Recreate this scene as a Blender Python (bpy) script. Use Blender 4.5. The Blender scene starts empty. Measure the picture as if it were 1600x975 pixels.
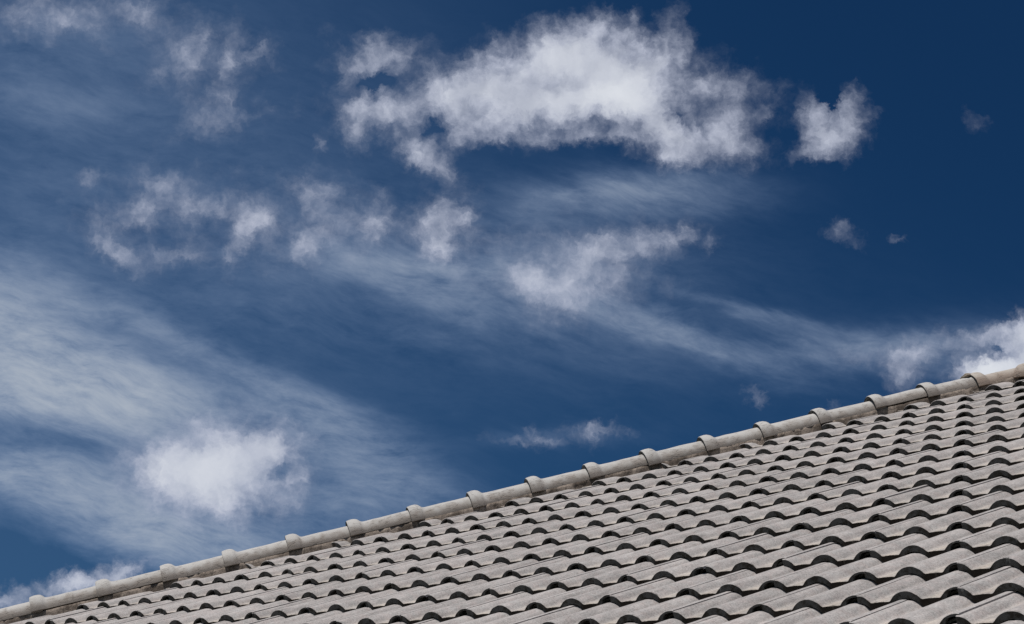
import bpy, bmesh, math, random
from mathutils import Vector, Matrix, noise as mnoise
import numpy as np

random.seed(7)
SC = bpy.context.scene
COL = SC.collection
R = math.radians

# ------------------------------------------------------------------ frame of the place
# Roof frame: x runs along the eaves, y up the slope, n out of the slope; the world is Z-up.
PITCH = R(30.0)
ROOF_Z = 3.06                      # height of the roof frame's origin above the ground
cp, sp = math.cos(PITCH), math.sin(PITCH)
M_ROOF = Matrix(((1, 0, 0, 0), (0, cp, -sp, 0), (0, sp, cp, ROOF_Z), (0, 0, 0, 1)))
ROLL = 0.15                        # spacing of the rolls
GAUGE = 0.31                       # visible length of a tile

# ------------------------------------------------------------------ camera
cam_d = bpy.data.cameras.new('camera')
cam = bpy.data.objects.new('camera', cam_d)
COL.objects.link(cam)
SC.camera = cam
C_RIGHT = Vector((0.7594105, 0.6397177, 0.1185615)).normalized()
C_DOWN = Vector((-0.1615777, 0.3619626, -0.9180829)).normalized()
C_FWD = Vector((-0.6302288, 0.6780446, 0.3782418)).normalized()
CAM_LOC = Vector((2.54226, -4.51425, ROOF_Z - 1.46327))
cam.matrix_world = Matrix.Translation(CAM_LOC) @ Matrix((C_RIGHT, -C_DOWN, -C_FWD)).transposed().to_4x4()
cam_d.sensor_fit = 'HORIZONTAL'
cam_d.sensor_width = 36.0
FOC = 3185.74                      # focal length in pixels of the 1600 px wide photograph
cam_d.lens = FOC / 1600 * 36.0
cam_d.clip_start = 0.05
cam_d.clip_end = 20000

# ------------------------------------------------------------------ light and exposure
SC.view_settings.view_transform = 'Standard'
SC.view_settings.look = 'None'
SC.view_settings.exposure = 0.0
SC.view_settings.gamma = 1.0
SC.view_settings.use_curve_mapping = False
SC.render.engine = 'CYCLES'
SC.cycles.use_denoising = False
SC.cycles.max_bounces = 6

SUN_EL, SUN_AZ = R(66.0), math.atan2(-0.20, -0.98)      # azimuth measured from +Y towards +X
sun_dir = Vector((math.cos(SUN_EL) * math.sin(SUN_AZ), math.cos(SUN_EL) * math.cos(SUN_AZ), math.sin(SUN_EL)))
sun_d = bpy.data.lights.new('sun', 'SUN')
sun_d.energy = 4.6
sun_d.angle = R(0.53)
sun_d.color = (1.0, 0.965, 0.92)
sun = bpy.data.objects.new('sun', sun_d)
COL.objects.link(sun)
sun.rotation_mode = 'QUATERNION'
sun.rotation_quaternion = sun_dir.to_track_quat('Z', 'Y')
sun.location = (0, 0, 30)


# ------------------------------------------------------------------ node helper
class NT:
    def __init__(self, tree):
        self.t = tree

    def n(self, kind, **kw):
        nd = self.t.nodes.new(kind)
        for k, v in kw.items():
            setattr(nd, k, v)
        return nd

    def set(self, sock, v):
        if v is None:
            return
        if isinstance(v, bpy.types.NodeSocket):
            self.t.links.new(v, sock)
        else:
            sock.default_value = v

    def math(self, op, a, b=None, c=None, clamp=False):
        nd = self.n('ShaderNodeMath', operation=op, use_clamp=clamp)
        for s, v in zip(nd.inputs, (a, b, c)):
            self.set(s, v)
        return nd.outputs[0]

    def vm(self, op, a, b=None, c=None):
        nd = self.n('ShaderNodeVectorMath', operation=op)
        for s, v in zip(nd.inputs, (a, b, c)):
            self.set(s, v)
        return nd.outputs['Value' if op in ('DOT_PRODUCT', 'LENGTH', 'DISTANCE') else 'Vector']

    def scale(self, a, f):
        nd = self.n('ShaderNodeVectorMath', operation='SCALE')
        self.set(nd.inputs[0], a)
        self.set(nd.inputs['Scale'], f)
        return nd.outputs[0]

    def xyz(self, x, y, z):
        nd = self.n('ShaderNodeCombineXYZ')
        for s, v in zip(nd.inputs, (x, y, z)):
            self.set(s, v)
        return nd.outputs[0]

    def noise(self, vec, scale, detail=4.0, rough=0.55, lac=2.0, dist=0.0, dims='3D'):
        nd = self.n('ShaderNodeTexNoise', noise_dimensions=dims)
        self.set(nd.inputs['Vector'], vec)
        nd.inputs['Scale'].default_value = scale
        nd.inputs['Detail'].default_value = detail
        nd.inputs['Roughness'].default_value = rough
        nd.inputs['Lacunarity'].default_value = lac
        nd.inputs['Distortion'].default_value = dist
        return nd

    def step(self, v, lo, hi, to0=0.0, to1=1.0, smooth=True):
        nd = self.n('ShaderNodeMapRange', interpolation_type='SMOOTHSTEP' if smooth else 'LINEAR')
        nd.clamp = True
        for s, x in zip(nd.inputs, (v, lo, hi, to0, to1)):
            self.set(s, x)
        return nd.outputs[0]

    def mix(self, f, a, b, mode='MIX'):
        nd = self.n('ShaderNodeMix', data_type='RGBA', blend_type=mode)
        self.set(nd.inputs[0], f)
        self.set(nd.inputs[6], a)
        self.set(nd.inputs[7], b)
        return nd.outputs[2]


def lin(r, g, b, k=1.0):
    f = lambda c: (c / 255 / 12.92 if c <= 10.31 else ((c / 255 + 0.055) / 1.055) ** 2.4)
    return (f(r) * k, f(g) * k, f(b) * k, 1.0)


# ------------------------------------------------------------------ the sky: daylight blue, high cirrus, ragged cumulus
world = bpy.data.worlds.new('World')
SC.world = world
world.use_nodes = True
wt = world.node_tree
wt.nodes.clear()
W = NT(wt)
SKY_STRENGTH = 0.1
K = 1.0 / SKY_STRENGTH

sky = W.n('ShaderNodeTexSky', sky_type='NISHITA')
sky.sun_disc = False
sky.sun_elevation = SUN_EL
sky.sun_rotation = SUN_AZ
sky.air_density = 1.0
sky.dust_density = 0.6
sky.ozone_density = 2.0

geo = W.n('ShaderNodeNewGeometry')
dirv = W.scale(geo.outputs['Incoming'], -1.0)
# a chart of the sky about the direction the clouds lie in; its unit is 1.8 degrees
sx = W.vm('DOT_PRODUCT', dirv, tuple(C_RIGHT))
sy = W.vm('DOT_PRODUCT', dirv, tuple(C_DOWN))
sz = W.vm('DOT_PRODUCT', dirv, tuple(C_FWD))
szc = W.math('MAXIMUM', sz, 0.15)
U = W.math('MULTIPLY', W.math('DIVIDE', sx, szc), FOC / 100)
V = W.math('MULTIPLY', W.math('DIVIDE', sy, szc), FOC / 100)
here = W.step(sz, 0.86, 0.94)          # 1 in this part of the sky, 0 in the rest of it
Pz = W.math('MULTIPLY', sz, 9.0)
P = W.xyz(U, V, Pz)


def blob_sum(u, v, blobs):
    """Sum of soft ellipses (x, y, rx, ry, angle, amount) over the chart."""
    lv = W.xyz(u, v, 1.0)
    qv = W.xyz(W.math('MULTIPLY', u, u), W.math('MULTIPLY', u, v), W.math('MULTIPLY', v, v))
    acc = 0.0
    for (x, y, rx, ry, ang, amt) in blobs:
        x, y, rx, ry = (x - 800) / 100, (y - 487.5) / 100, rx / 100, ry / 100
        c, s = math.cos(R(ang)), math.sin(R(ang))
        A, B, D = c * c / rx ** 2 + s * s / ry ** 2, c * s * (1 / rx ** 2 - 1 / ry ** 2), s * s / rx ** 2 + c * c / ry ** 2
        q = W.vm('DOT_PRODUCT', qv, (A, 2 * B, D))
        l = W.vm('DOT_PRODUCT', lv, (-2 * (A * x + B * y), -2 * (B * x + D * y), A * x * x + 2 * B * x * y + D * y * y))
        r2 = W.math('ADD', q, l)
        acc = W.math('MULTIPLY_ADD', W.math('POWER', 0.45, r2), amt, acc)
    return acc


CUMULUS = [
    # the big arched cloud
    (592, 88, 36, 20, -14, 0.62), (556, 116, 26, 16, -50, 0.38), (566, 176, 34, 20, 10, 0.45), (618, 173, 46, 16, 0, 0.45), (560, 203, 18, 22, 30, 0.23), (690, 148, 50, 26, -20, 0.62),
    (712, 186, 26, 30, 15, 0.46), (662, 246, 36, 17, 35, 0.70), (640, 203, 40, 16, 30, 0.25), (752, 130, 50, 30, -25, 0.61), (800, 138, 56, 36, -15, 0.68), (858, 90, 44, 38, -30, 0.77),
    (905, 86, 50, 36, 0, 0.79), (960, 100, 48, 40, 25, 0.81), (900, 153, 90, 26, -4, 0.77), (820, 180, 70, 20, -8, 0.63), (955, 160, 56, 28, 10, 0.81),
    (1005, 158, 46, 40, 50, 0.73), (1042, 208, 36, 26, 60, 0.56), (1045, 66, 22, 34, 18, 0.59), (1018, 106, 36, 30, 10, 0.50), (1090, 143, 46, 20, 15, 0.47),
    (1138, 136, 30, 22, 20, 0.44), (1150, 180, 20, 22, 0, 0.2), (1085, 226, 46, 20, 20, 0.63), (1138, 216, 36, 24, 10, 0.59),
    (1070, 248, 40, 12, 15, 0.39), (1195, 168, 22, 12, -40, 0.24), (935, 34, 12, 18, 20, 0.23), (990, 30, 9, 18, 40, 0.24), (730, 93, 26, 10, -30, 0.14), (780, 63, 10, 12, 0, 0.16),
    (930, 208, 90, 12, 0, 0.29), (800, 213, 60, 12, 0, 0.23),
    (1056, 184, 16, 10, 30, -0.36), (684, 200, 22, 12, -20, -0.40), (584, 124, 24, 10, -10, -0.40), (1035, 126, 12, 20, 30, -0.20), (860, 126, 30, 12, 0, -0.15),
    # the small cloud to its right
    (1278, 192, 20, 30, -15, 0.55), (1328, 190, 24, 32, 20, 0.60), (1300, 222, 32, 18, -10, 0.42), (1298, 160, 12, 16, 0, -0.45), (1262, 242, 22, 9, -20, 0.18),
    # the lower one in front of the veil
    (262, 725, 48, 38, 0, 0.67), (325, 722, 58, 46, 0, 0.88), (388, 712, 52, 40, 0, 0.80), (436, 700, 36, 28, 20, 0.67),
    (300, 765, 68, 34, 0, 0.50), (378, 775, 78, 34, 0, 0.38), (466, 745, 14, 11, 0, 0.34), (228, 735, 28, 16, 0, 0.25), (442, 736, 18, 9, -20, -0.45),
    # above the ridge on the right
    (1604, 540, 24, 34, 20, 1.3), (1545, 576, 30, 16, 0, 1.2), (1592, 582, 50, 18, 0, 1.1), (1562, 546, 12, 6, 40, -.4), (1585, 520, 26, 14, -20, .5), (1530, 585, 26, 14, 0, .9),
    (1424, 565, 22, 34, 10, .36), (1400, 580, 18, 22, 0, .2), (1475, 540, 60, 16, -12, .20), (1535, 528, 40, 14, -10, .26),
    (1180, 620, 13, 15, -40, .34), (1300, 632, 20, 8, -20, .2), (1345, 555, 60, 14, 0, .16),
    # low on the left
    (12, 936, 36, 14, 0, .8), (74, 925, 16, 12, 0, .34), (155, 908, 46, 18, -18, .85), (200, 892, 24, 9, -15, .5), (112, 918, 26, 12, -15, .6),
]
CUMULUS += [(850, 140, 260, 90, 0, 0.075), (1150, 170, 90, 80, 0, 0.050), (590, 140, 90, 90, 0, 0.043), (240, 345, 170, 75, 5, 0.054), (390, 350, 60, 80, 0, 0.036), (590, 365, 170, 60, 0, 0.054),
            (940, 415, 150, 70, -5, 0.079), (330, 120, 120, 90, 0, 0.050), (120, 30, 170, 50, 0, 0.043), (1300, 205, 70, 60, 0, 0.050), (345, 735, 170, 75, 0, 0.036), (1450, 555, 130, 40, 0, 0.059), (880, 680, 130, 22, 0, 0.040)]
# ragged scraps: a small bright heart inside a wide thin skirt
SCRAPS = [
    (222, 328, 42.56, 24.64, -15, 0.37), (248, 292, 26.88, 17.92, 0, 0.31), (290, 320, 40.32, 24.64, 30, 0.18), (340, 328, 40.32, 15.68, -20, 0.26),
    (386, 345, 26.88, 26.88, -50, 0.33), (374, 378, 29.12, 12.32, -50, 0.29), (410, 340, 17.92, 13.44, 0, 0.22), (352, 405, 13.44, 8.96, -40, 0.16), (168, 385, 40.32, 16.8, 30, 0.22), (142, 278, 26.88, 12.32, 10, 0.18),
    (272, 400, 44.8, 12.32, 0, 0.14), (208, 412, 44.8, 20.16, 20, 0.14), (492, 298, 35.84, 17.92, 5, 0.39), (500, 322, 33.6, 20.16, 0, 0.19),
    (500, 372, 38.08, 20.16, -25, 0.47), (474, 398, 20.16, 26.88, 40, 0.25), (586, 352, 22.4, 24.64, 20, 0.47), (692, 345, 29.12, 33.6, 15, 0.57), (688, 380, 26.88, 22.4, 0, 0.43),
    (728, 345, 15.68, 10.08, -20, 0.26), (838, 430, 51.52, 33.6, 20, 0.52), (882, 468, 22.4, 33.6, 0, 0.36), (922, 400, 44.8, 29.12, -20, 0.52), (985, 385, 47.04, 20.16, -10, 0.50),
    (928, 432, 40.32, 33.6, 0, 0.36), (1062, 376, 24.64, 14.56, -20, 0.31), (1106, 385, 8.96, 17.92, 20, 0.19),
    (65, 12, 47.04, 24.64, 0, 0.23), (110, 26, 62.72, 26.88, 0, 0.14), (228, 24, 24.64, 20.16, 45, 0.24), (190, 16, 31.36, 22.4, 0, 0.09),
    (292, 88, 35.84, 33.6, 50, 0.21), (312, 60, 12.32, 24.64, 0, 0.17), (262, 104, 26.88, 10.08, -30, 0.14), (360, 100, 15.68, 51.52, 15, 0.26), (345, 152, 20.16, 20.16, 0, 0.24),
    (400, 84, 33.6, 10.08, -20, 0.18), (395, 184, 35.84, 11.2, -10, 0.15), (322, 190, 44.8, 20.16, -10, 0.12), (500, 228, 10.08, 10.08, 0, 0.19),
    (800, 690, 34, 8, 8, 0.15), (852, 684, 36, 7, 18, 0.14), (925, 670, 38, 11, -14, 0.18), (978, 670, 26, 7, 10, 0.11), (1315, 366, 26.88, 16.8, 10, 0.18), (1400, 376, 15.68, 11.2, 0, 0.12), (1525, 190, 26.88, 20.16, 30, 0.10),
]
for (x, y, rx, ry, ang, amt) in SCRAPS:
    CUMULUS.append((x, y, rx * 0.72, ry * 0.72, ang, amt * 0.95))
    CUMULUS.append((x, y, rx * 1.6, ry * 1.6, ang, amt * 0.24))
VEIL = [
    (40, 535, 200, 80, 18, .62), (160, 630, 190, 46, 12, .62), (40, 610, 150, 60, 5, .6), (-10, 470, 130, 50, 20, .56),
    (255, 615, 110, 34, 14, .45), (70, 735, 170, 40, 8, .45), (160, 800, 200, 46, 20, .62), (330, 850, 150, 40, 8, .6),
    (340, 755, 120, 60, 0, .4), (40, 862, 110, 22, 10, -.22), (340, 575, 90, 16, 22, -.2), (150, 505, 90, 10, 20, -.16), (60, 700, 90, 12, 4, -.16), (300, 540, 190, 22, 24, .26), (430, 610, 140, 22, 24, .22),
    (560, 700, 130, 44, 25, .3), (610, 765, 110, 40, 10, .3), (500, 660, 120, 40, 20, .22), (110, 680, 70, 16, 8, -.25), (520, 800, 90, 40, 0, .3),
    (300, 190, 330, 190, 0, .085), (760, 470, 420, 150, 8, .085), (380, 470, 200, 60, 15, .12), (700, 470, 240, 50, 14, .14), (880, 430, 160, 50, 10, .12), (500, 330, 160, 60, 5, .08), (60, 60, 200, 60, 0, .16), (70, 160, 170, 36, 5, .16), (60, 300, 160, 120, 0, .10),
    (590, 405, 110, 26, 14, .30), (720, 415, 110, 24, 10, .28), (650, 455, 150, 18, 15, .20), (960, 490, 120, 16, 18, .25), (1090, 535, 110, 18, 18, .27),
    (1190, 490, 110, 11, 12, .26), (1250, 545, 170, 32, 3, .26), (1420, 540, 120, 24, -5, .26),
    (960, 305, 120, 32, -6, .44), (1080, 300, 110, 28, 0, .2), (880, 310, 60, 10, -20, .12), (880, 400, 200, 60, 0, .12),
    (870, 682, 110, 14, -4, .12), (668, 530, 46, 12, 8, .10), (1600, 570, 160, 60, 0, .2),
]

# warped chart: torn, curling edges
wn = W.noise(P, 1.7, 6.0, 0.66)
warp = W.scale(W.vm('SUBTRACT', wn.outputs['Color'], (0.5, 0.5, 0.5)), 0.52)
wn2 = W.noise(W.vm('ADD', P, warp), 5.5, 4.0, 0.6)
warp = W.vm('ADD', warp, W.scale(W.vm('SUBTRACT', wn2.outputs['Color'], (0.5, 0.5, 0.5)), 0.34))
Pw = W.vm('ADD', P, warp)
sep = W.n('ShaderNodeSeparateXYZ')
wt.links.new(Pw, sep.inputs[0])
S_here = blob_sum(sep.outputs[0], sep.outputs[1], CUMULUS)
far_n = W.noise(dirv, 3.2, 3.0, 0.5)
S_far = W.step(far_n.outputs['Fac'], 0.54, 0.75, 0.0, 1.2)
S_cum = W.mix(here, S_far, S_here)
Pc = W.vm('ADD', P, W.scale(warp, 0.45))
cn = W.noise(Pc, 1.9, 12.0, 0.62)
grain = W.math('POWER', 220.0, W.math('SUBTRACT', cn.outputs['Fac'], 0.53))
core = W.step(S_cum, 0.55, 1.7, 0.0, 0.80)
grain = W.math('MULTIPLY_ADD', W.math('SUBTRACT', 1.0, grain), core, grain)
dens = W.math('MULTIPLY', S_cum, W.math('MAXIMUM', grain, 0.0))
a_cum = W.math('SUBTRACT', 1.0, W.math('POWER', 0.17, W.math('POWER', W.math('MAXIMUM', W.math('SUBTRACT', dens, 0.035), 0.0), 1.18)))

# the veil: streaks drawn out along the wind
rot = R(17)
ur = W.math('ADD', W.math('MULTIPLY', U, math.cos(rot)), W.math('MULTIPLY', V, math.sin(rot)))
vr = W.math('ADD', W.math('MULTIPLY', U, -math.sin(rot)), W.math('MULTIPLY', V, math.cos(rot)))
sn1 = W.noise(W.xyz(W.math('MULTIPLY', ur, 0.36), vr, Pz), 1.4, 8.0, 0.58, dist=0.35)
rot2 = R(12)
u2 = W.math('ADD', W.math('MULTIPLY', U, math.cos(rot2)), W.math('MULTIPLY', V, math.sin(rot2)))
v2 = W.math('ADD', W.math('MULTIPLY', U, -math.sin(rot2)), W.math('MULTIPLY', V, math.cos(rot2)))
cw = W.noise(P, 0.40, 2.0, 0.5)
u2, v2 = (W.math('ADD', q_, W.math('MULTIPLY', W.math('SUBTRACT', cw.outputs['Fac'], 0.5), 1.1)) for q_ in (u2, v2))
sn2 = W.noise(W.xyz(W.math('MULTIPLY', u2, 0.32), v2, W.math('ADD', Pz, 3.0)), 6.0, 9.0, 0.68, dist=0.2)
Pv = W.vm('ADD', P, W.scale(W.vm('SUBTRACT', sn1.outputs['Color'], (0.5, 0.5, 0.5)), 0.8))
sepv = W.n('ShaderNodeSeparateXYZ')
wt.links.new(Pv, sepv.inputs[0])
V_here = blob_sum(sepv.outputs[0], sepv.outputs[1], VEIL)
far_v = W.noise(dirv, 2.1, 2.0, 0.5)
V_sum = W.mix(here, W.step(far_v.outputs['Fac'], 0.46, 0.7, 0.0, 0.6), V_here)
streak = W.math('MULTIPLY_ADD', W.math('SUBTRACT', sn1.outputs['Fac'], 0.5), 2.1, 1.0)
streak = W.math('MULTIPLY_ADD', W.math('SUBTRACT', sn2.outputs['Fac'], 0.5), 1.8, streak)
a_veil = W.math('SUBTRACT', 1.0, W.math('POWER', 0.38, W.math('MAXIMUM', W.math('MULTIPLY', V_sum, streak), 0.0)))

# blue: deep and clear to the right, paler to the left where the thin haze lies
left = W.step(U, 3.5, -9.0)
deep = W.step(W.math('MULTIPLY_ADD', V, -0.9, U), -2.0, 11.0, 1.0, 0.72)
base = W.mix(1.0, sky.outputs['Color'], (0.078, 0.213, 0.338, 1), 'MULTIPLY')
base = W.mix(1.0, base, W.xyz(deep, W.math('POWER', deep, 0.62), W.math('POWER', deep, 0.42)), 'MULTIPLY')
base = W.mix(W.math('MULTIPLY', left, 0.15), base, lin(98, 126, 164, K))
vcol = W.mix(a_veil, lin(132, 160, 200, K), lin(184, 191, 199, K))
veiled = W.mix(a_veil, base, vcol)
# cloud colour: thin parts greyer, thick parts white; a little relief from the light above
cn2 = W.noise(W.vm('ADD', Pc, (0.04, 0.12, 0.0)), 1.9, 3.0, 0.62)
relief = W.math('MULTIPLY', W.math('SUBTRACT', cn2.outputs['Fac'], cn.outputs['Fac']), 0.9)
thick = W.step(W.math('MULTIPLY_ADD', relief, 0.8, W.math('MULTIPLY_ADD', S_cum, 0.6, W.math('MULTIPLY', dens, 0.4))), 0.4, 2.2)
ccol = W.mix(thick, lin(182, 188, 206, K), lin(219, 223, 230, K))
final = W.mix(a_cum, veiled, ccol)
bg = W.n('ShaderNodeBackground')
wt.links.new(final, bg.inputs['Color'])
bg.inputs['Strength'].default_value = SKY_STRENGTH
wo = W.n('ShaderNodeOutputWorld')
wt.links.new(bg.outputs[0], wo.inputs['Surface'])


# ------------------------------------------------------------------ materials
def material(name):
    m = bpy.data.materials.new(name)
    m.use_nodes = True
    t = m.node_tree
    bs = t.nodes['Principled BSDF']
    return m, NT(t), bs


def tile_material(name, base, pan, rough=0.88):
    m, N, bs = material(name)
    tc = N.n('ShaderNodeTexCoord')
    oi = N.n('ShaderNodeObjectInfo')
    ob = N.vm('ADD', tc.outputs['Object'], N.scale(N.xyz(oi.outputs['Random'], oi.outputs['Random'], 0.0), 37.0))
    mp = N.n('ShaderNodeMapping')
    N.set(mp.inputs['Vector'], ob)
    mp.inputs['Scale'].default_value = (1.0, 0.16, 1.0)
    streak = N.noise(mp.outputs[0], 60.0, 4.0, 0.6).outputs['Fac']
    blotch = N.noise(ob, 14.0, 4.0, 0.6).outputs['Fac']
    grit = N.noise(ob, 170.0, 4.0, 0.78).outputs['Fac']
    at = N.n('ShaderNodeAttribute', attribute_name='pan')
    panw = N.math('MULTIPLY', at.outputs['Fac'], N.step(blotch, 0.30, 0.62, 0.35, 1.0))
    c = N.mix(panw, base, pan)
    hue = N.noise(ob, 31.0, 3.0, 0.6).outputs['Fac']
    c = N.mix(N.math('MULTIPLY', N.step(hue, 0.48, 0.68), 0.32), c, (0.262, 0.264, 0.256, 1))
    c = N.mix(N.math('MULTIPLY', N.step(hue, 0.50, 0.34), 0.32), c, (0.300, 0.248, 0.232, 1))
    tone = N.math('MULTIPLY_ADD', N.math('SUBTRACT', blotch, 0.5), 0.48, 1.0)
    tone = N.math('MULTIPLY_ADD', N.math('SUBTRACT', streak, 0.5), 0.85, tone)
    tone = N.math('MULTIPLY_ADD', N.math('SUBTRACT', grit, 0.5), 1.9, tone)
    tone = N.math('MULTIPLY_ADD', N.math('SUBTRACT', oi.outputs['Random'], 0.5), 0.17, tone)
    c = N.mix(1.0, c, N.xyz(tone, tone, tone), 'MULTIPLY')
    # brown wash lines and rare dark specks
    stain = N.step(N.noise(mp.outputs[0], 34.0, 5.0, 0.65).outputs['Fac'], 0.60, 0.78)
    c = N.mix(N.math('MULTIPLY', stain, 0.40), c, (0.20, 0.165, 0.135, 1))
    speck = N.step(N.noise(ob, 95.0, 2.0, 0.5).outputs['Fac'], 0.735, 0.77)
    c = N.mix(N.math('MULTIPLY', speck, 0.55), c, (0.07, 0.065, 0.06, 1))
    N.set(bs.inputs['Base Color'], c)
    bs.inputs['Roughness'].default_value = rough
    bs.inputs['Specular IOR Level'].default_value = 0.25
    bp = N.n('ShaderNodeBump')
    bp.inputs['Strength'].default_value = 0.55
    bp.inputs['Distance'].default_value = 0.0016
    N.set(bp.inputs['Height'], N.math('MULTIPLY_ADD', streak, 0.7, grit))
    N.set(bs.inputs['Normal'], bp.outputs[0])
    return m


TILE = tile_material('weathered_concrete_tile', (0.303, 0.280, 0.268, 1), (0.352, 0.309, 0.266, 1))


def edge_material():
    m, N, bs = material('mossy_tile_edge_painted_shade')
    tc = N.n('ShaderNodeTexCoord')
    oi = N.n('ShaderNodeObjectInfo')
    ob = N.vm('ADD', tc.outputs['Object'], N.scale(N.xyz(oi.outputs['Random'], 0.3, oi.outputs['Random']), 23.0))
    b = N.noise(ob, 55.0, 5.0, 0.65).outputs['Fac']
    c = N.mix(N.step(b, 0.42, 0.66), (0.088, 0.087, 0.085, 1), (0.036, 0.032, 0.026, 1))  # mossy concrete, darkened so the colour carries the nose shade
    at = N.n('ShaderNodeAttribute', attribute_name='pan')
    c = N.mix(N.math('MULTIPLY', at.outputs['Fac'], 0.9), c, (0.022, 0.017, 0.013, 1))  # near-black in the pans: gap shadow painted over the mossy brown
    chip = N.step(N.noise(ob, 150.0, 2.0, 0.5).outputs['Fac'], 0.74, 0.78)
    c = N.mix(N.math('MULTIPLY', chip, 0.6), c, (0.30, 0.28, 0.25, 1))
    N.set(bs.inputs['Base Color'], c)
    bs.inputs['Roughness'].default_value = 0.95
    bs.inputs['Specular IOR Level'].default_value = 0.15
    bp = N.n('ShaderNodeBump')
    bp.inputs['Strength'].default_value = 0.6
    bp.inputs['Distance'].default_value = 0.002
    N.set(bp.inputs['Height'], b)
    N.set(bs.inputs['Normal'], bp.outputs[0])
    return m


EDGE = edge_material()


def ridge_material(name, base, dirt, dirt_hi):
    """Painted ridge tile: hairline cracks along it, brown dirt creeping up from the lower edge."""
    m, N, bs = material(name)
    tc = N.n('ShaderNodeTexCoord')
    oi = N.n('ShaderNodeObjectInfo')
    ob = N.vm('ADD', tc.outputs['Object'], N.scale(N.xyz(oi.outputs['Random'], oi.outputs['Random'], oi.outputs['Random']), 19.0))
    mp = N.n('ShaderNodeMapping')
    N.set(mp.inputs['Vector'], ob)
    mp.inputs['Scale'].default_value = (0.22, 1.0, 1.0)
    wob = N.vm('ADD', mp.outputs[0], N.scale(N.noise(ob, 30.0, 3.0, 0.6).outputs['Color'], 0.012))
    vor = N.n('ShaderNodeTexVoronoi', feature='DISTANCE_TO_EDGE')
    N.set(vor.inputs['Vector'], wob)
    vor.inputs['Scale'].default_value = 62.0
    crack = N.step(vor.outputs['Distance'], 0.0, 0.07, 1.0, 0.0)
    blotch = N.noise(ob, 22.0, 5.0, 0.6).outputs['Fac']
    grit = N.noise(ob, 380.0, 3.0, 0.7).outputs['Fac']
    crack = N.math('MULTIPLY', crack, N.step(blotch, 0.42, 0.62))
    sep = N.n('ShaderNodeSeparateXYZ')
    N.set(sep.inputs[0], tc.outputs['Object'])
    low = N.math('ADD', sep.outputs[2], N.math('MULTIPLY', N.math('SUBTRACT', blotch, 0.5), -0.10))
    dm = N.step(low, 0.000, dirt_hi, 1.0, 0.0)
    tone = N.math('MULTIPLY_ADD', N.math('SUBTRACT', blotch, 0.5), 0.35, 1.0)
    tone = N.math('MULTIPLY_ADD', N.math('SUBTRACT', grit, 0.5), 0.40, tone)
    tone = N.math('MULTIPLY_ADD', N.math('SUBTRACT', oi.outputs['Random'], 0.5), 0.08, tone)
    c = N.mix(1.0, base, N.xyz(tone, tone, tone), 'MULTIPLY')
    c = N.mix(N.math('MULTIPLY', dm, 0.75), c, dirt)
    c = N.mix(N.math('MULTIPLY', crack, 0.55), c, (0.10, 0.09, 0.08, 1))
    N.set(bs.inputs['Base Color'], c)
    bs.inputs['Roughness'].default_value = 0.85
    bs.inputs['Specular IOR Level'].default_value = 0.25
    bp = N.n('ShaderNodeBump')
    bp.inputs['Strength'].default_value = 0.6
    bp.inputs['Distance'].default_value = 0.0018
    h = N.math('MULTIPLY_ADD', crack, -1.2, N.math('MULTIPLY_ADD', blotch, 1.4, grit))
    N.set(bp.inputs['Height'], h)
    N.set(bs.inputs['Normal'], bp.outputs[0])
    return m


CAP = ridge_material('grey_painted_ridge_tile', (0.400, 0.385, 0.365, 1), (0.170, 0.135, 0.110, 1), 0.062)
CAP_BROWN = ridge_material('brown_stained_ridge_tile', (0.375, 0.340, 0.300, 1), (0.200, 0.140, 0.105, 1), 0.085)


def mortar_material(name, a, b):
    m, N, bs = material(name)
    tc = N.n('ShaderNodeTexCoord')
    ob = tc.outputs['Object']
    big = N.noise(ob, 9.0, 5.0, 0.65).outputs['Fac']
    fine = N.noise(ob, 130.0, 5.0, 0.7).outputs['Fac']
    mp = N.n('ShaderNodeMapping')
    N.set(mp.inputs['Vector'], ob)
    mp.inputs['Scale'].default_value = (1, 1, 0.15)
    drip = N.noise(mp.outputs[0], 70.0, 4.0, 0.6).outputs['Fac']
    c = N.mix(N.step(big, 0.40, 0.60), a, b)
    c = N.mix(N.math('MULTIPLY', N.step(drip, 0.50, 0.70), 0.6), c, (0.055, 0.048, 0.042, 1))
    tone = N.math('MULTIPLY_ADD', N.math('SUBTRACT', fine, 0.5), 1.1, 1.0)
    c = N.mix(1.0, c, N.xyz(tone, tone, tone), 'MULTIPLY')
    N.set(bs.inputs['Base Color'], c)
    bs.inputs['Roughness'].default_value = 0.95
    bs.inputs['Specular IOR Level'].default_value = 0.1
    bp = N.n('ShaderNodeBump')
    bp.inputs['Strength'].default_value = 0.9
    bp.inputs['Distance'].default_value = 0.004
    N.set(bp.inputs['Height'], N.math('MULTIPLY_ADD', big, 2.0, fine))
    N.set(bs.inputs['Normal'], bp.outputs[0])
    return m


MORTAR = mortar_material('stained_cement_mortar', (0.275, 0.226, 0.188, 1), (0.095, 0.076, 0.062, 1))
LUMP = mortar_material('pale_mortar_lump', (0.42, 0.36, 0.29, 1), (0.30, 0.25, 0.20, 1))


def plain_material(name, col, var=0.2, scale=8.0, rough=0.9):
    m, N, bs = material(name)
    tc = N.n('ShaderNodeTexCoord')
    f = N.noise(tc.outputs['Object'], scale, 6.0, 0.6).outputs['Fac']
    tone = N.math('MULTIPLY_ADD', N.math('SUBTRACT', f, 0.5), 2 * var, 1.0)
    N.set(bs.inputs['Base Color'], N.mix(1.0, (*col, 1), N.xyz(tone, tone, tone), 'MULTIPLY'))
    bs.inputs['Roughness'].default_value = rough
    return m


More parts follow.
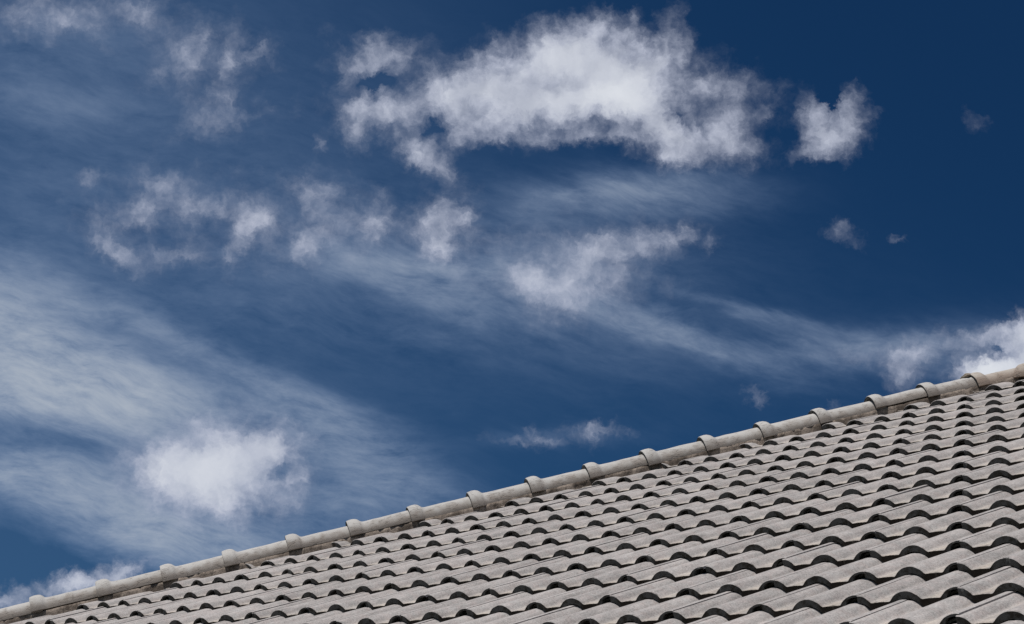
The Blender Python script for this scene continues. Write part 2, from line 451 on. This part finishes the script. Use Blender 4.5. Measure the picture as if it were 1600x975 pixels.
DECK = plain_material('dark_roof_underlay', (0.05, 0.045, 0.04))
WALL = plain_material('painted_render_wall', (0.55, 0.52, 0.46), 0.08, 3.0)
WOOD = plain_material('painted_timber', (0.16, 0.12, 0.09), 0.2, 20.0, 0.6)
GROUND = plain_material('grass_ground', (0.060, 0.078, 0.036), 0.4, 1.5)


# ------------------------------------------------------------------ object helpers
def link(name, me, parent=None, mat=None, matrix=None, **props):
    o = bpy.data.objects.new(name, me)
    COL.objects.link(o)
    if mat is not None and me is not None and not me.materials:
        me.materials.append(mat)
    if matrix is not None:
        o.matrix_world = matrix
    if parent is not None:
        o.parent = parent
    for k, v in props.items():
        o[k] = v
    return o


def mesh_from_bm(name, bm, smooth=False, angle=None):
    me = bpy.data.meshes.new(name)
    bm.to_mesh(me)
    bm.free()
    if smooth:
        for p in me.polygons:
            p.use_smooth = True
    if angle:
        me.set_sharp_from_angle(angle=angle)
    return me


def add_box(bm, x0, x1, y0, y1, z0, z1):
    vs = [bm.verts.new((x, y, z)) for z in (z0, z1) for y in (y0, y1) for x in (x0, x1)]
    for f in ((0, 2, 3, 1), (4, 5, 7, 6), (0, 1, 5, 4), (2, 6, 7, 3), (0, 4, 6, 2), (1, 3, 7, 5)):
        bm.faces.new([vs[i] for i in f])


# ------------------------------------------------------------------ ground
bm = bmesh.new()
bmesh.ops.create_grid(bm, x_segments=40, y_segments=40, size=4000)
ground = link('ground', mesh_from_bm('ground', bm), mat=GROUND, kind='structure')

# ------------------------------------------------------------------ the house and its roof
house = link('house', None, label='house roof of grey double roll concrete tiles rising to a mortared hip', category='house')
house.location = (0, 0, 0)

# hip line in the roof frame (y -> x) and its vertical cross-section
HIP_K, HIP_B = 0.866, -6.25
h_plane = Vector((HIP_K, 1, 0)).normalized()
H = (M_ROOF.to_3x3() @ h_plane).normalized()
PP = Vector((0, 0, 1)).cross(H).normalized()            # horizontal, away from the near slope
VV = H.cross(PP) * (1 if H.cross(PP).z > 0 else -1)
HIP_O = M_ROOF @ Vector((HIP_B + HIP_K * 3.4, 3.4, 0))
S_APEX = 1.98                                           # where hip meets ridge, along the hip from HIP_O
apex_w = HIP_O + H * S_APEX
APEX_Y = 3.4 + S_APEX * h_plane.y                       # height of the ridge in the roof frame
APEX_X = HIP_B + HIP_K * APEX_Y
X_MAX = 4.4                                             # right-hand end of the house
Y_EAVE = -3 * GAUGE

roof_bm = bmesh.new()
# near slope under the tiles, the slope behind the hip, the slope behind the ridge
zb = -0.085
q = lambda x, y, n=zb: M_ROOF @ Vector((x, y, n))
hip_w = lambda s, dp, dv: HIP_O + H * s + PP * dp + VV * dv
s_low = (Y_EAVE + 0.04 - 3.4) / h_plane.y
eL, eR = q(HIP_B + HIP_K * (Y_EAVE + .04) + .10, Y_EAVE + .04), q(X_MAX, Y_EAVE + .04)
rL, rR = q(APEX_X + .10, APEX_Y + .02), q(X_MAX, APEX_Y + .02)
f1 = [roof_bm.verts.new(p) for p in (eL, eR, rR, rL)]
roof_bm.faces.new(f1)
side_dir = Vector((-1, 0, 0))
bl = roof_bm.verts.new((eL.x, eL.y + 2 * (rL.y - eL.y), eL.z))
br = roof_bm.verts.new((eR.x, eR.y + 2 * (rR.y - eR.y), eR.z))
roof_bm.faces.new([f1[3], f1[2], br, bl])
roof_bm.faces.new([f1[0], f1[3], bl])
roof_bm.faces.new([f1[1], br, f1[2]])
BL_Y = bl.co.y
roof = link('roof', mesh_from_bm('roof', roof_bm), parent=house, mat=DECK)

# walls and eaves board (below the picture)
bm = bmesh.new()
ex0, ex1, ey0, ey1, ez = eL.x + .55, eR.x - .5, eL.y + .55, BL_Y - .5, eL.z
add_box(bm, ex0, ex1, ey0, ey0 + .18, 0, ez + .16)
add_box(bm, ex0, ex1, ey0 + 9, ey0 + 9.18, 0, ez + .1)
add_box(bm, ex0, ex0 + .18, ey0 + .183, ey0 + 8.997, 0, ez + .1)
add_box(bm, ex1 - .18, ex1, ey0 + .183, ey0 + 8.997, 0, ez + .1)
link('wall', mesh_from_bm('wall', bm), parent=house, mat=WALL)
bm = bmesh.new()
add_box(bm, eL.x, eR.x, eL.y + .006, eL.y + .03, ez - .18, ez - .006)
link('fascia_board', mesh_from_bm('fascia_board', bm), parent=house, mat=WOOD)

# ------------------------------------------------------------------ one roof tile: two rolls, side lap, thick nose
DROP = 0.0240          # fall of a tile's surface over one gauge, which is what the next nose rests on
ROLL_H, ROLL_W = 0.0245, 0.0465
RC = (ROLL_W ** 2 + ROLL_H ** 2) / (2 * ROLL_H)


def prof(x):
    """Height of the tiled surface across the slope; rolls at every multiple of ROLL; crest at 0."""
    d = abs((x + ROLL / 2) % ROLL - ROLL / 2)
    arc = math.sqrt(max(RC * RC - d * d, 0)) - RC
    pan = -ROLL_H + 0.0012 * math.cos((d - ROLL / 2) / (ROLL / 2 - ROLL_W) * math.pi / 2 * 1.0)
    k = 0.0045                                        # fillet
    t = max(k - abs(arc - pan), 0) / k
    return max(arc, pan) + t * t * k * 0.25


SEAM = 0.0125


def tile_bmesh(seed, fine=True):
    rnd = random.Random(seed)
    off = rnd.uniform(0, 100)
    nz = lambda x, f, s: mnoise.noise(Vector((x * f + off, s, 3.3)))
    xl, xr = -ROLL + SEAM - 0.0042, ROLL + SEAM
    step = 0.0042 if fine else 0.011
    nx = round((xr - xl) / step)
    xs = [xl + (xr - xl) * i / nx for i in range(nx + 1)]
    bm = bmesh.new()
    lay = bm.verts.layers.float.new('pan')

    def panw(x, y):
        d = (x + ROLL / 2) % ROLL - ROLL / 2
        w = max(0, 1 - abs(abs(d) - 0.073) / 0.036)
        return min(1, w * 1.3) * (0.5 + 0.5 * max(0, 1 - y / 0.3))

    def vert(x, y, z, p=0.0):
        v = bm.verts.new((x, y, z))
        v[lay] = p
        return v
    chips = [(rnd.uniform(xl, xr), rnd.uniform(.004, .012), rnd.uniform(.0015, .0045)) for _ in range(rnd.choice((2, 3, 4)))]

    def chip(x):
        return sum(d * max(0, 1 - abs(x - c) / w) for c, w, d in chips)
    yend = GAUGE + 0.055
    ys_top = [0.0025, 0.012, 0.06, 0.13, 0.20, 0.27, yend] if fine else [0.003, yend]
    rows = []
    for x in xs:
        z0 = prof(x)
        if x < xl + 0.018:                             # the lapped edge sits a little lower
            z0 -= 0.0019 * (1 - (x - xl) / 0.018)
        lap = x > xr - 0.044
        th = 0.0085 if lap else 0.0222
        if lap and x < xr - 0.038:
            th = 0.0222 - 0.012 * (x - (xr - 0.044)) / 0.006
        edge_y = 0.0017 * nz(x, 300, 1) + 0.0012 * nz(x, 90, 2) + chip(x)
        edge_z = -0.0008 * abs(nz(x, 200, 4)) - 0.4 * chip(x)
        bot_z = 0.0011 * nz(x, 150, 6)
        moss_shade = max(0.0, min(1.0, -z0 / ROLL_H * 1.6 - 0.5))       # mossy hollows, also darkened to paint in their shade
        col = [vert(x, 0.004, z0 - th + bot_z, moss_shade), vert(x, 0.0 + 0.5 * edge_y, z0 - th + 0.0012 + bot_z, moss_shade), vert(x, edge_y, z0 - 0.0016 + edge_z, max(moss_shade, panw(x, 0)))]
        for k, y in enumerate(ys_top):
            yy = y + (edge_y if k == 0 else 0)
            wob = 0.0006 * nz(x, 30, y * 9) if fine else 0
            col.append(vert(x, yy, z0 - DROP * yy / GAUGE + wob, panw(x, y)))
        thb = min(th, 0.0125)
        col.append(vert(x, yend, z0 - DROP * yend / GAUGE - thb))
        col.append(vert(x, 0.034, z0 - thb - 0.002))
        col.append(vert(x, 0.030, z0 - th))
        rows.append(col)
    m = len(rows[0])
    for a, b in zip(rows, rows[1:]):
        for k in range(m):
            k2 = (k + 1) % m
            f = bm.faces.new((a[k], b[k], b[k2], a[k2]))
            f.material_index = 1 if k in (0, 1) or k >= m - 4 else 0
            f.smooth = True
    for r_, flip in ((rows[0], False), (rows[-1], True)):
        f = bm.faces.new(r_ if not flip else r_[::-1])
        f.material_index = 0
    # water channel tongue that runs below the neighbour's lapped roll
    tg = []
    for i in range(9):
        x = xl + 0.004 - 0.046 * i / 8
        z0 = prof(x) - 0.0135
        tg.append([vert(x, 0.026, z0 - 0.007), vert(x, 0.024, z0), vert(x, yend - .01, z0 - DROP * yend / GAUGE), vert(x, yend - .01, z0 - 0.007 - DROP * yend / GAUGE)])
    for a, b in zip(tg, tg[1:]):
        for k in range(4):
            k2 = (k + 1) % 4
            f = bm.faces.new((a[k], a[k2], b[k2], b[k]))
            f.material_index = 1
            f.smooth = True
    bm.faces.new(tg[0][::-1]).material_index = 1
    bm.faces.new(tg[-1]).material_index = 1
    bmesh.ops.recalc_face_normals(bm, faces=bm.faces)
    return bm


def tile_mesh(bm, name='roof_tile'):
    me = mesh_from_bm(name, bm)
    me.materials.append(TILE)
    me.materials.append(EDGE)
    me.set_sharp_from_angle(angle=R(38))
    return me


VARIANTS = [tile_mesh(tile_bmesh(100 + k)) for k in range(14)]


def project(p):
    d = p - CAM_LOC
    z = d.dot(C_FWD)
    if z < 0.2:
        return None
    return 800 + FOC * d.dot(C_RIGHT) / z, 487.5 + FOC * d.dot(C_DOWN) / z


hip_clip_n = Vector((-1, HIP_K, 0)).normalized()        # points past the hip, in the roof frame
cells = []
for j in range(-3, 17):
    for i in range(-46, 30):
        if (i + j) % 2 == 0:
            continue
        x, y = i * ROLL, j * GAUGE
        lim = HIP_B + HIP_K * y
        if x + ROLL + SEAM < lim - 0.05 or x - ROLL > X_MAX or y > APEX_Y + 0.05:
            continue
        pr = [project(M_ROOF @ Vector((x + a, y + b, 0))) for a in (-.16, 0, .16) for b in (0, .18, .36)]
        pr = [t for t in pr if t]
        seen = any(-8 < t[0] < 1608 and t[1] < 985 for t in pr)
        d = (M_ROOF @ Vector((x, y, 0)) - CAM_LOC).length
        out = min((max(-t[0], 0, t[0] - 1600) + max(0, t[1] - 975) for t in pr), default=9999)
        cells.append((0 if seen else 1, out if not seen else d, i, j))
cells.sort()
N_SEEN = sum(1 for c in cells if c[0] == 0)
print('TILES seen', N_SEEN, 'all', len(cells))


def place(i, j, rnd):
    t = Matrix.Translation((i * ROLL + rnd.gauss(0, .0012), j * GAUGE + rnd.gauss(0, .0035), rnd.gauss(0, .0008)))
    r = Matrix.Rotation(rnd.gauss(0, R(.38)), 4, 'Z') @ Matrix.Rotation(rnd.gauss(0, R(.10)), 4, 'Y') @ Matrix.Rotation(rnd.gauss(0, R(.08)), 4, 'X')
    return t @ r


rest_bm = bmesh.new()
rest_me = tile_mesh(tile_bmesh(5, fine=False), 'rest')
rnd = random.Random(21)
for n, (_, _, i, j) in enumerate(cells):
    L = place(i, j, rnd)
    x, y = i * ROLL, j * GAUGE
    cut_hip = x - ROLL - .06 < HIP_B + HIP_K * (y + GAUGE + .06) + .05
    cut_top = y + GAUGE + .06 > APEX_Y - .02
    me = rnd.choice(VARIANTS)
    if n >= 300:
        me = rest_me
    if cut_hip or cut_top:
        bm = bmesh.new()
        bm.from_mesh(me)
        Li = L.inverted()

        def cut(co, no):
            g = bm.verts[:] + bm.edges[:] + bm.faces[:]
            bmesh.ops.bisect_plane(bm, geom=g, plane_co=Li @ co, plane_no=(Li.to_3x3() @ no).normalized(), clear_outer=True)
        if cut_hip:
            cut(Vector((HIP_B - .045, 0, 0)), hip_clip_n)
        if cut_top and bm.verts:
            cut(Vector((0, APEX_Y - .02, 0)), Vector((0, 1, 0)))
        if len(bm.faces) < 6:
            bm.free()
            continue
        me2 = bpy.data.meshes.new('roof_tile_cut')
        bm.to_mesh(me2)
        bm.free()
        me2.materials.append(TILE)
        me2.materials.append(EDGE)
        me2.set_sharp_from_angle(angle=R(38))
        me = me2
    if n < 300:
        link('roof_tile', me, parent=roof, matrix=M_ROOF @ L)
    else:
        t = bpy.data.meshes.new('t')
        b2 = bmesh.new()
        b2.from_mesh(me)
        b2.transform(M_ROOF @ L)
        b2.to_mesh(t)
        b2.free()
        rest_bm.from_mesh(t)
        bpy.data.meshes.remove(t)
rm = mesh_from_bm('further_roof_tiles', rest_bm)
rm.materials.append(TILE)
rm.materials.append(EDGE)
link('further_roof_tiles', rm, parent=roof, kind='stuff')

# ------------------------------------------------------------------ ridge tiles on the hip
CA, CB = 0.099, 0.0725         # half width and rise of a ridge tile's arch
hipM = Matrix((H, PP, VV)).transposed()


def cap_v(s):
    return 0.0115                         # height of the arch's foot above the tile crests


def ridge_mesh(seed, length, tail=0.05, bulge=1.0):
    """x along the hip from the collar's mouth, y across (0 in the middle), z up from the foot of the arch."""
    rnd = random.Random(seed)
    o = rnd.uniform(0, 99)
    # (x, swell of the outer surface)
    sec = [(0.000, .0190), (0.003, .0212), (0.012, .0228), (0.026, .0242), (0.040, .0232), (0.052, .0190), (0.061, .0115), (0.067, .0050), (0.074, .0012), (0.084, 0.0)]
    x = 0.13
    while x < length + tail - 0.02:
        sec.append((x, 0.0))
        x += 0.035
    sec.append((length + tail, 0.0))
    na = 26
    bm = bmesh.new()

    def ring(x, sw, inner):
        vs = []
        for k in range(na + 1):
            a = -0.10 + (math.pi + 0.20) * k / na
            n = mnoise.noise(Vector((x * 14 + o, math.cos(a) * 2.2, math.sin(a) * 2.2)))
            n2 = mnoise.noise(Vector((x * 55 + o, math.cos(a) * 6, math.sin(a) * 6 + 9)))
            g = sw * bulge + 0.0017 * n + 0.0006 * n2 - (0.0115 if inner else 0)
            ra, rb = CA + g * 0.8, CB + g
            yy, zz = -ra * math.cos(a), rb * math.sin(a)
            if inner and k in (0, na):
                zz -= 0.002
            vs.append(bm.verts.new((x + 0.0012 * n2 * (1 if x == 0 else 0), yy, zz)))
        return vs
    outer = [ring(x, sw, False) for x, sw in sec]
    inner = [ring(x, sw, True) for x, sw in sec]
    for a, b in zip(outer, outer[1:]):
        for k in range(na):
            bm.faces.new((a[k], a[k + 1], b[k + 1], b[k]))
    for a, b in zip(inner, inner[1:]):
        for k in range(na):
            bm.faces.new((a[k], b[k], b[k + 1], a[k + 1]))
    for k in range(na):
        bm.faces.new((outer[0][k], inner[0][k], inner[0][k + 1], outer[0][k + 1])).material_index = 1  # mouth shade painted in with the dark edge material
        bm.faces.new((outer[-1][k], outer[-1][k + 1], inner[-1][k + 1], inner[-1][k]))
    for k in (0, na):
        for a, b, c, d in zip(outer, outer[1:], inner, inner[1:]):
            bm.faces.new((a[k], b[k], d[k], c[k]))
    bmesh.ops.recalc_face_normals(bm, faces=bm.faces)
    return mesh_from_bm('ridge_tile', bm, smooth=True, angle=R(50))


JOINTS = [-4.545, -4.245, -3.945, -3.645, -3.343, -3.042, -2.733, -2.429, -2.134, -1.829, -1.530, -1.231, -.930, -.635, -.340, -.045, .258, .555, .851, 1.154, 1.430, 1.697, 1.944]
rnd = random.Random(4)
CAP_Y = 0.098
for k, s in enumerate(JOINTS[:-1]):
    length = JOINTS[k + 1] - s
    last = k >= len(JOINTS) - 2
    me = ridge_mesh(300 + k, length, 0.055)
    org = HIP_O + H * s + PP * (CAP_Y + rnd.gauss(0, .0015)) + VV * cap_v(s)
    rot = hipM.to_4x4() @ Matrix.Rotation(rnd.gauss(0, R(.6)), 4, 'Z') @ Matrix.Rotation(rnd.gauss(0, R(.45)), 4, 'Y') @ Matrix.Rotation(rnd.gauss(0, R(2.0)), 4, 'X')
    if last:
        rot = rot @ Matrix.Rotation(R(1.2), 4, 'Y')
        org = org - VV * 0.012
    me.materials.append(CAP_BROWN if last else CAP)
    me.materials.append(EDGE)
    o = link('ridge_tile', me, parent=roof, matrix=Matrix.Translation(org) @ rot)
    if last:
        o['label'] = 'brown stained ridge tile just below the top of the hip'
# the ridge itself, running off to the right from the top of the hip
ridge_dir = Vector((1, 0, 0))
rM = Matrix((ridge_dir, Vector((0, 1, 0)), Vector((0, 0, 1)))).transposed().to_4x4()
s = 1.944
start = HIP_O + H * s + PP * CAP_Y + VV * (cap_v(s) + .003)
x = 0.0
k = 0
while start.x + x < X_MAX:
    me = ridge_mesh(400 + k, .298, 0.055, 1.05 if k == 0 else 1.0)
    me.materials.append(CAP_BROWN if k == 0 else CAP)
    me.materials.append(EDGE)
    o = link('ridge_tile', me, parent=roof, matrix=Matrix.Translation(start + Vector((x + .045, .010, -.024))) @ rM @ Matrix.Rotation(rnd.gauss(0, R(1)), 4, 'X'))
    if k == 0:
        o['label'] = 'brown stained ridge tile where the hip meets the ridge'
    x += .298
    k += 1


# ------------------------------------------------------------------ mortar bed under the ridge tiles
def mortar_bed(origin, along, across, up, s0, s1, foot, seed, name):
    o = seed * 7.7
    bm = bmesh.new()
    rows = []
    s = s0
    while s < s1:
        f = foot(s)
        col = []
        for k in range(9):
            t = (0, .2, .4, .55, .7, .82, .91, .95, 1)[k]
            z = -0.085 + (f + 0.012 + 0.085) * t - (0.006 * mnoise.noise(Vector((s * 40 + o, 2.0, 7.0))) if k in (6, 7) else 0)
            n = mnoise.fractal(Vector((s * 26 + o, z * 30, 1.0)), 1.0, 2.0, 4)
            n2 = mnoise.noise(Vector((s * 7 + o, z * 9, 5.0)))
            y = -0.001 - 0.0060 * n - 0.005 * n2 - 0.003 * (1 - t)
            if k >= 6:
                y = 0.034
            col.append(bm.verts.new(origin + along * s + across * y + up * z))
        col.append(bm.verts.new(origin + along * s + across * 0.176 + up * (f + .012)))
        col.append(bm.verts.new(origin + along * s + across * 0.20 + up * (-.085)))
        rows.append(col)
        s += 0.008
    for a, b in zip(rows, rows[1:]):
        for k in range(len(a) - 1):
            bm.faces.new((a[k], b[k], b[k + 1], a[k + 1]))
    bm.faces.new(rows[0])
    bm.faces.new(rows[-1][::-1])
    bmesh.ops.recalc_face_normals(bm, faces=bm.faces)
    return link(name, mesh_from_bm(name, bm, smooth=True), parent=roof, mat=MORTAR)


mortar_bed(HIP_O, H, PP, VV, JOINTS[0] + .02, S_APEX + .04, cap_v, 1, 'mortar_bed')
rs = M_ROOF @ Vector((APEX_X, APEX_Y - .05, 0))
ro = Vector((start.x + .03, start.y - CAP_Y + .01, start.z - cap_v(1.944) - .036))
mortar_bed(ro, ridge_dir, Vector((0, 1, 0)), Vector((0, 0, 1)), 0.0, X_MAX - start.x, lambda s: cap_v(1.944), 2, 'mortar_bed')

# lumps of mortar squeezed out at the top joints
def lump(loc, size, seed, mat, sub=3):
    bm = bmesh.new()
    bmesh.ops.create_icosphere(bm, subdivisions=sub, radius=1)
    for v in bm.verts:
        n = mnoise.fractal(v.co * 1.6 + Vector((seed, 0, 0)), 1.0, 2.0, 4)
        v.co *= 1 + 0.35 * n
        v.co = Vector((v.co.x * size[0], v.co.y * size[1], v.co.z * size[2]))
    link('mortar_lump', mesh_from_bm('mortar_lump', bm, smooth=True), parent=roof, mat=mat, matrix=Matrix.Translation(loc) @ hipM.to_4x4())


lump(HIP_O + H * 1.690 + PP * .066 + VV * (cap_v(1.6) + .070), (.030, .035, .012), 3, LUMP)
lump(HIP_O + H * 1.74 + PP * .012 + VV * (cap_v(1.6) - .012), (.05, .016, .020), 8, MORTAR)
lump(HIP_O + H * 1.91 + PP * .012 + VV * (cap_v(1.8) - .010), (.035, .018, .018), 11, MORTAR)
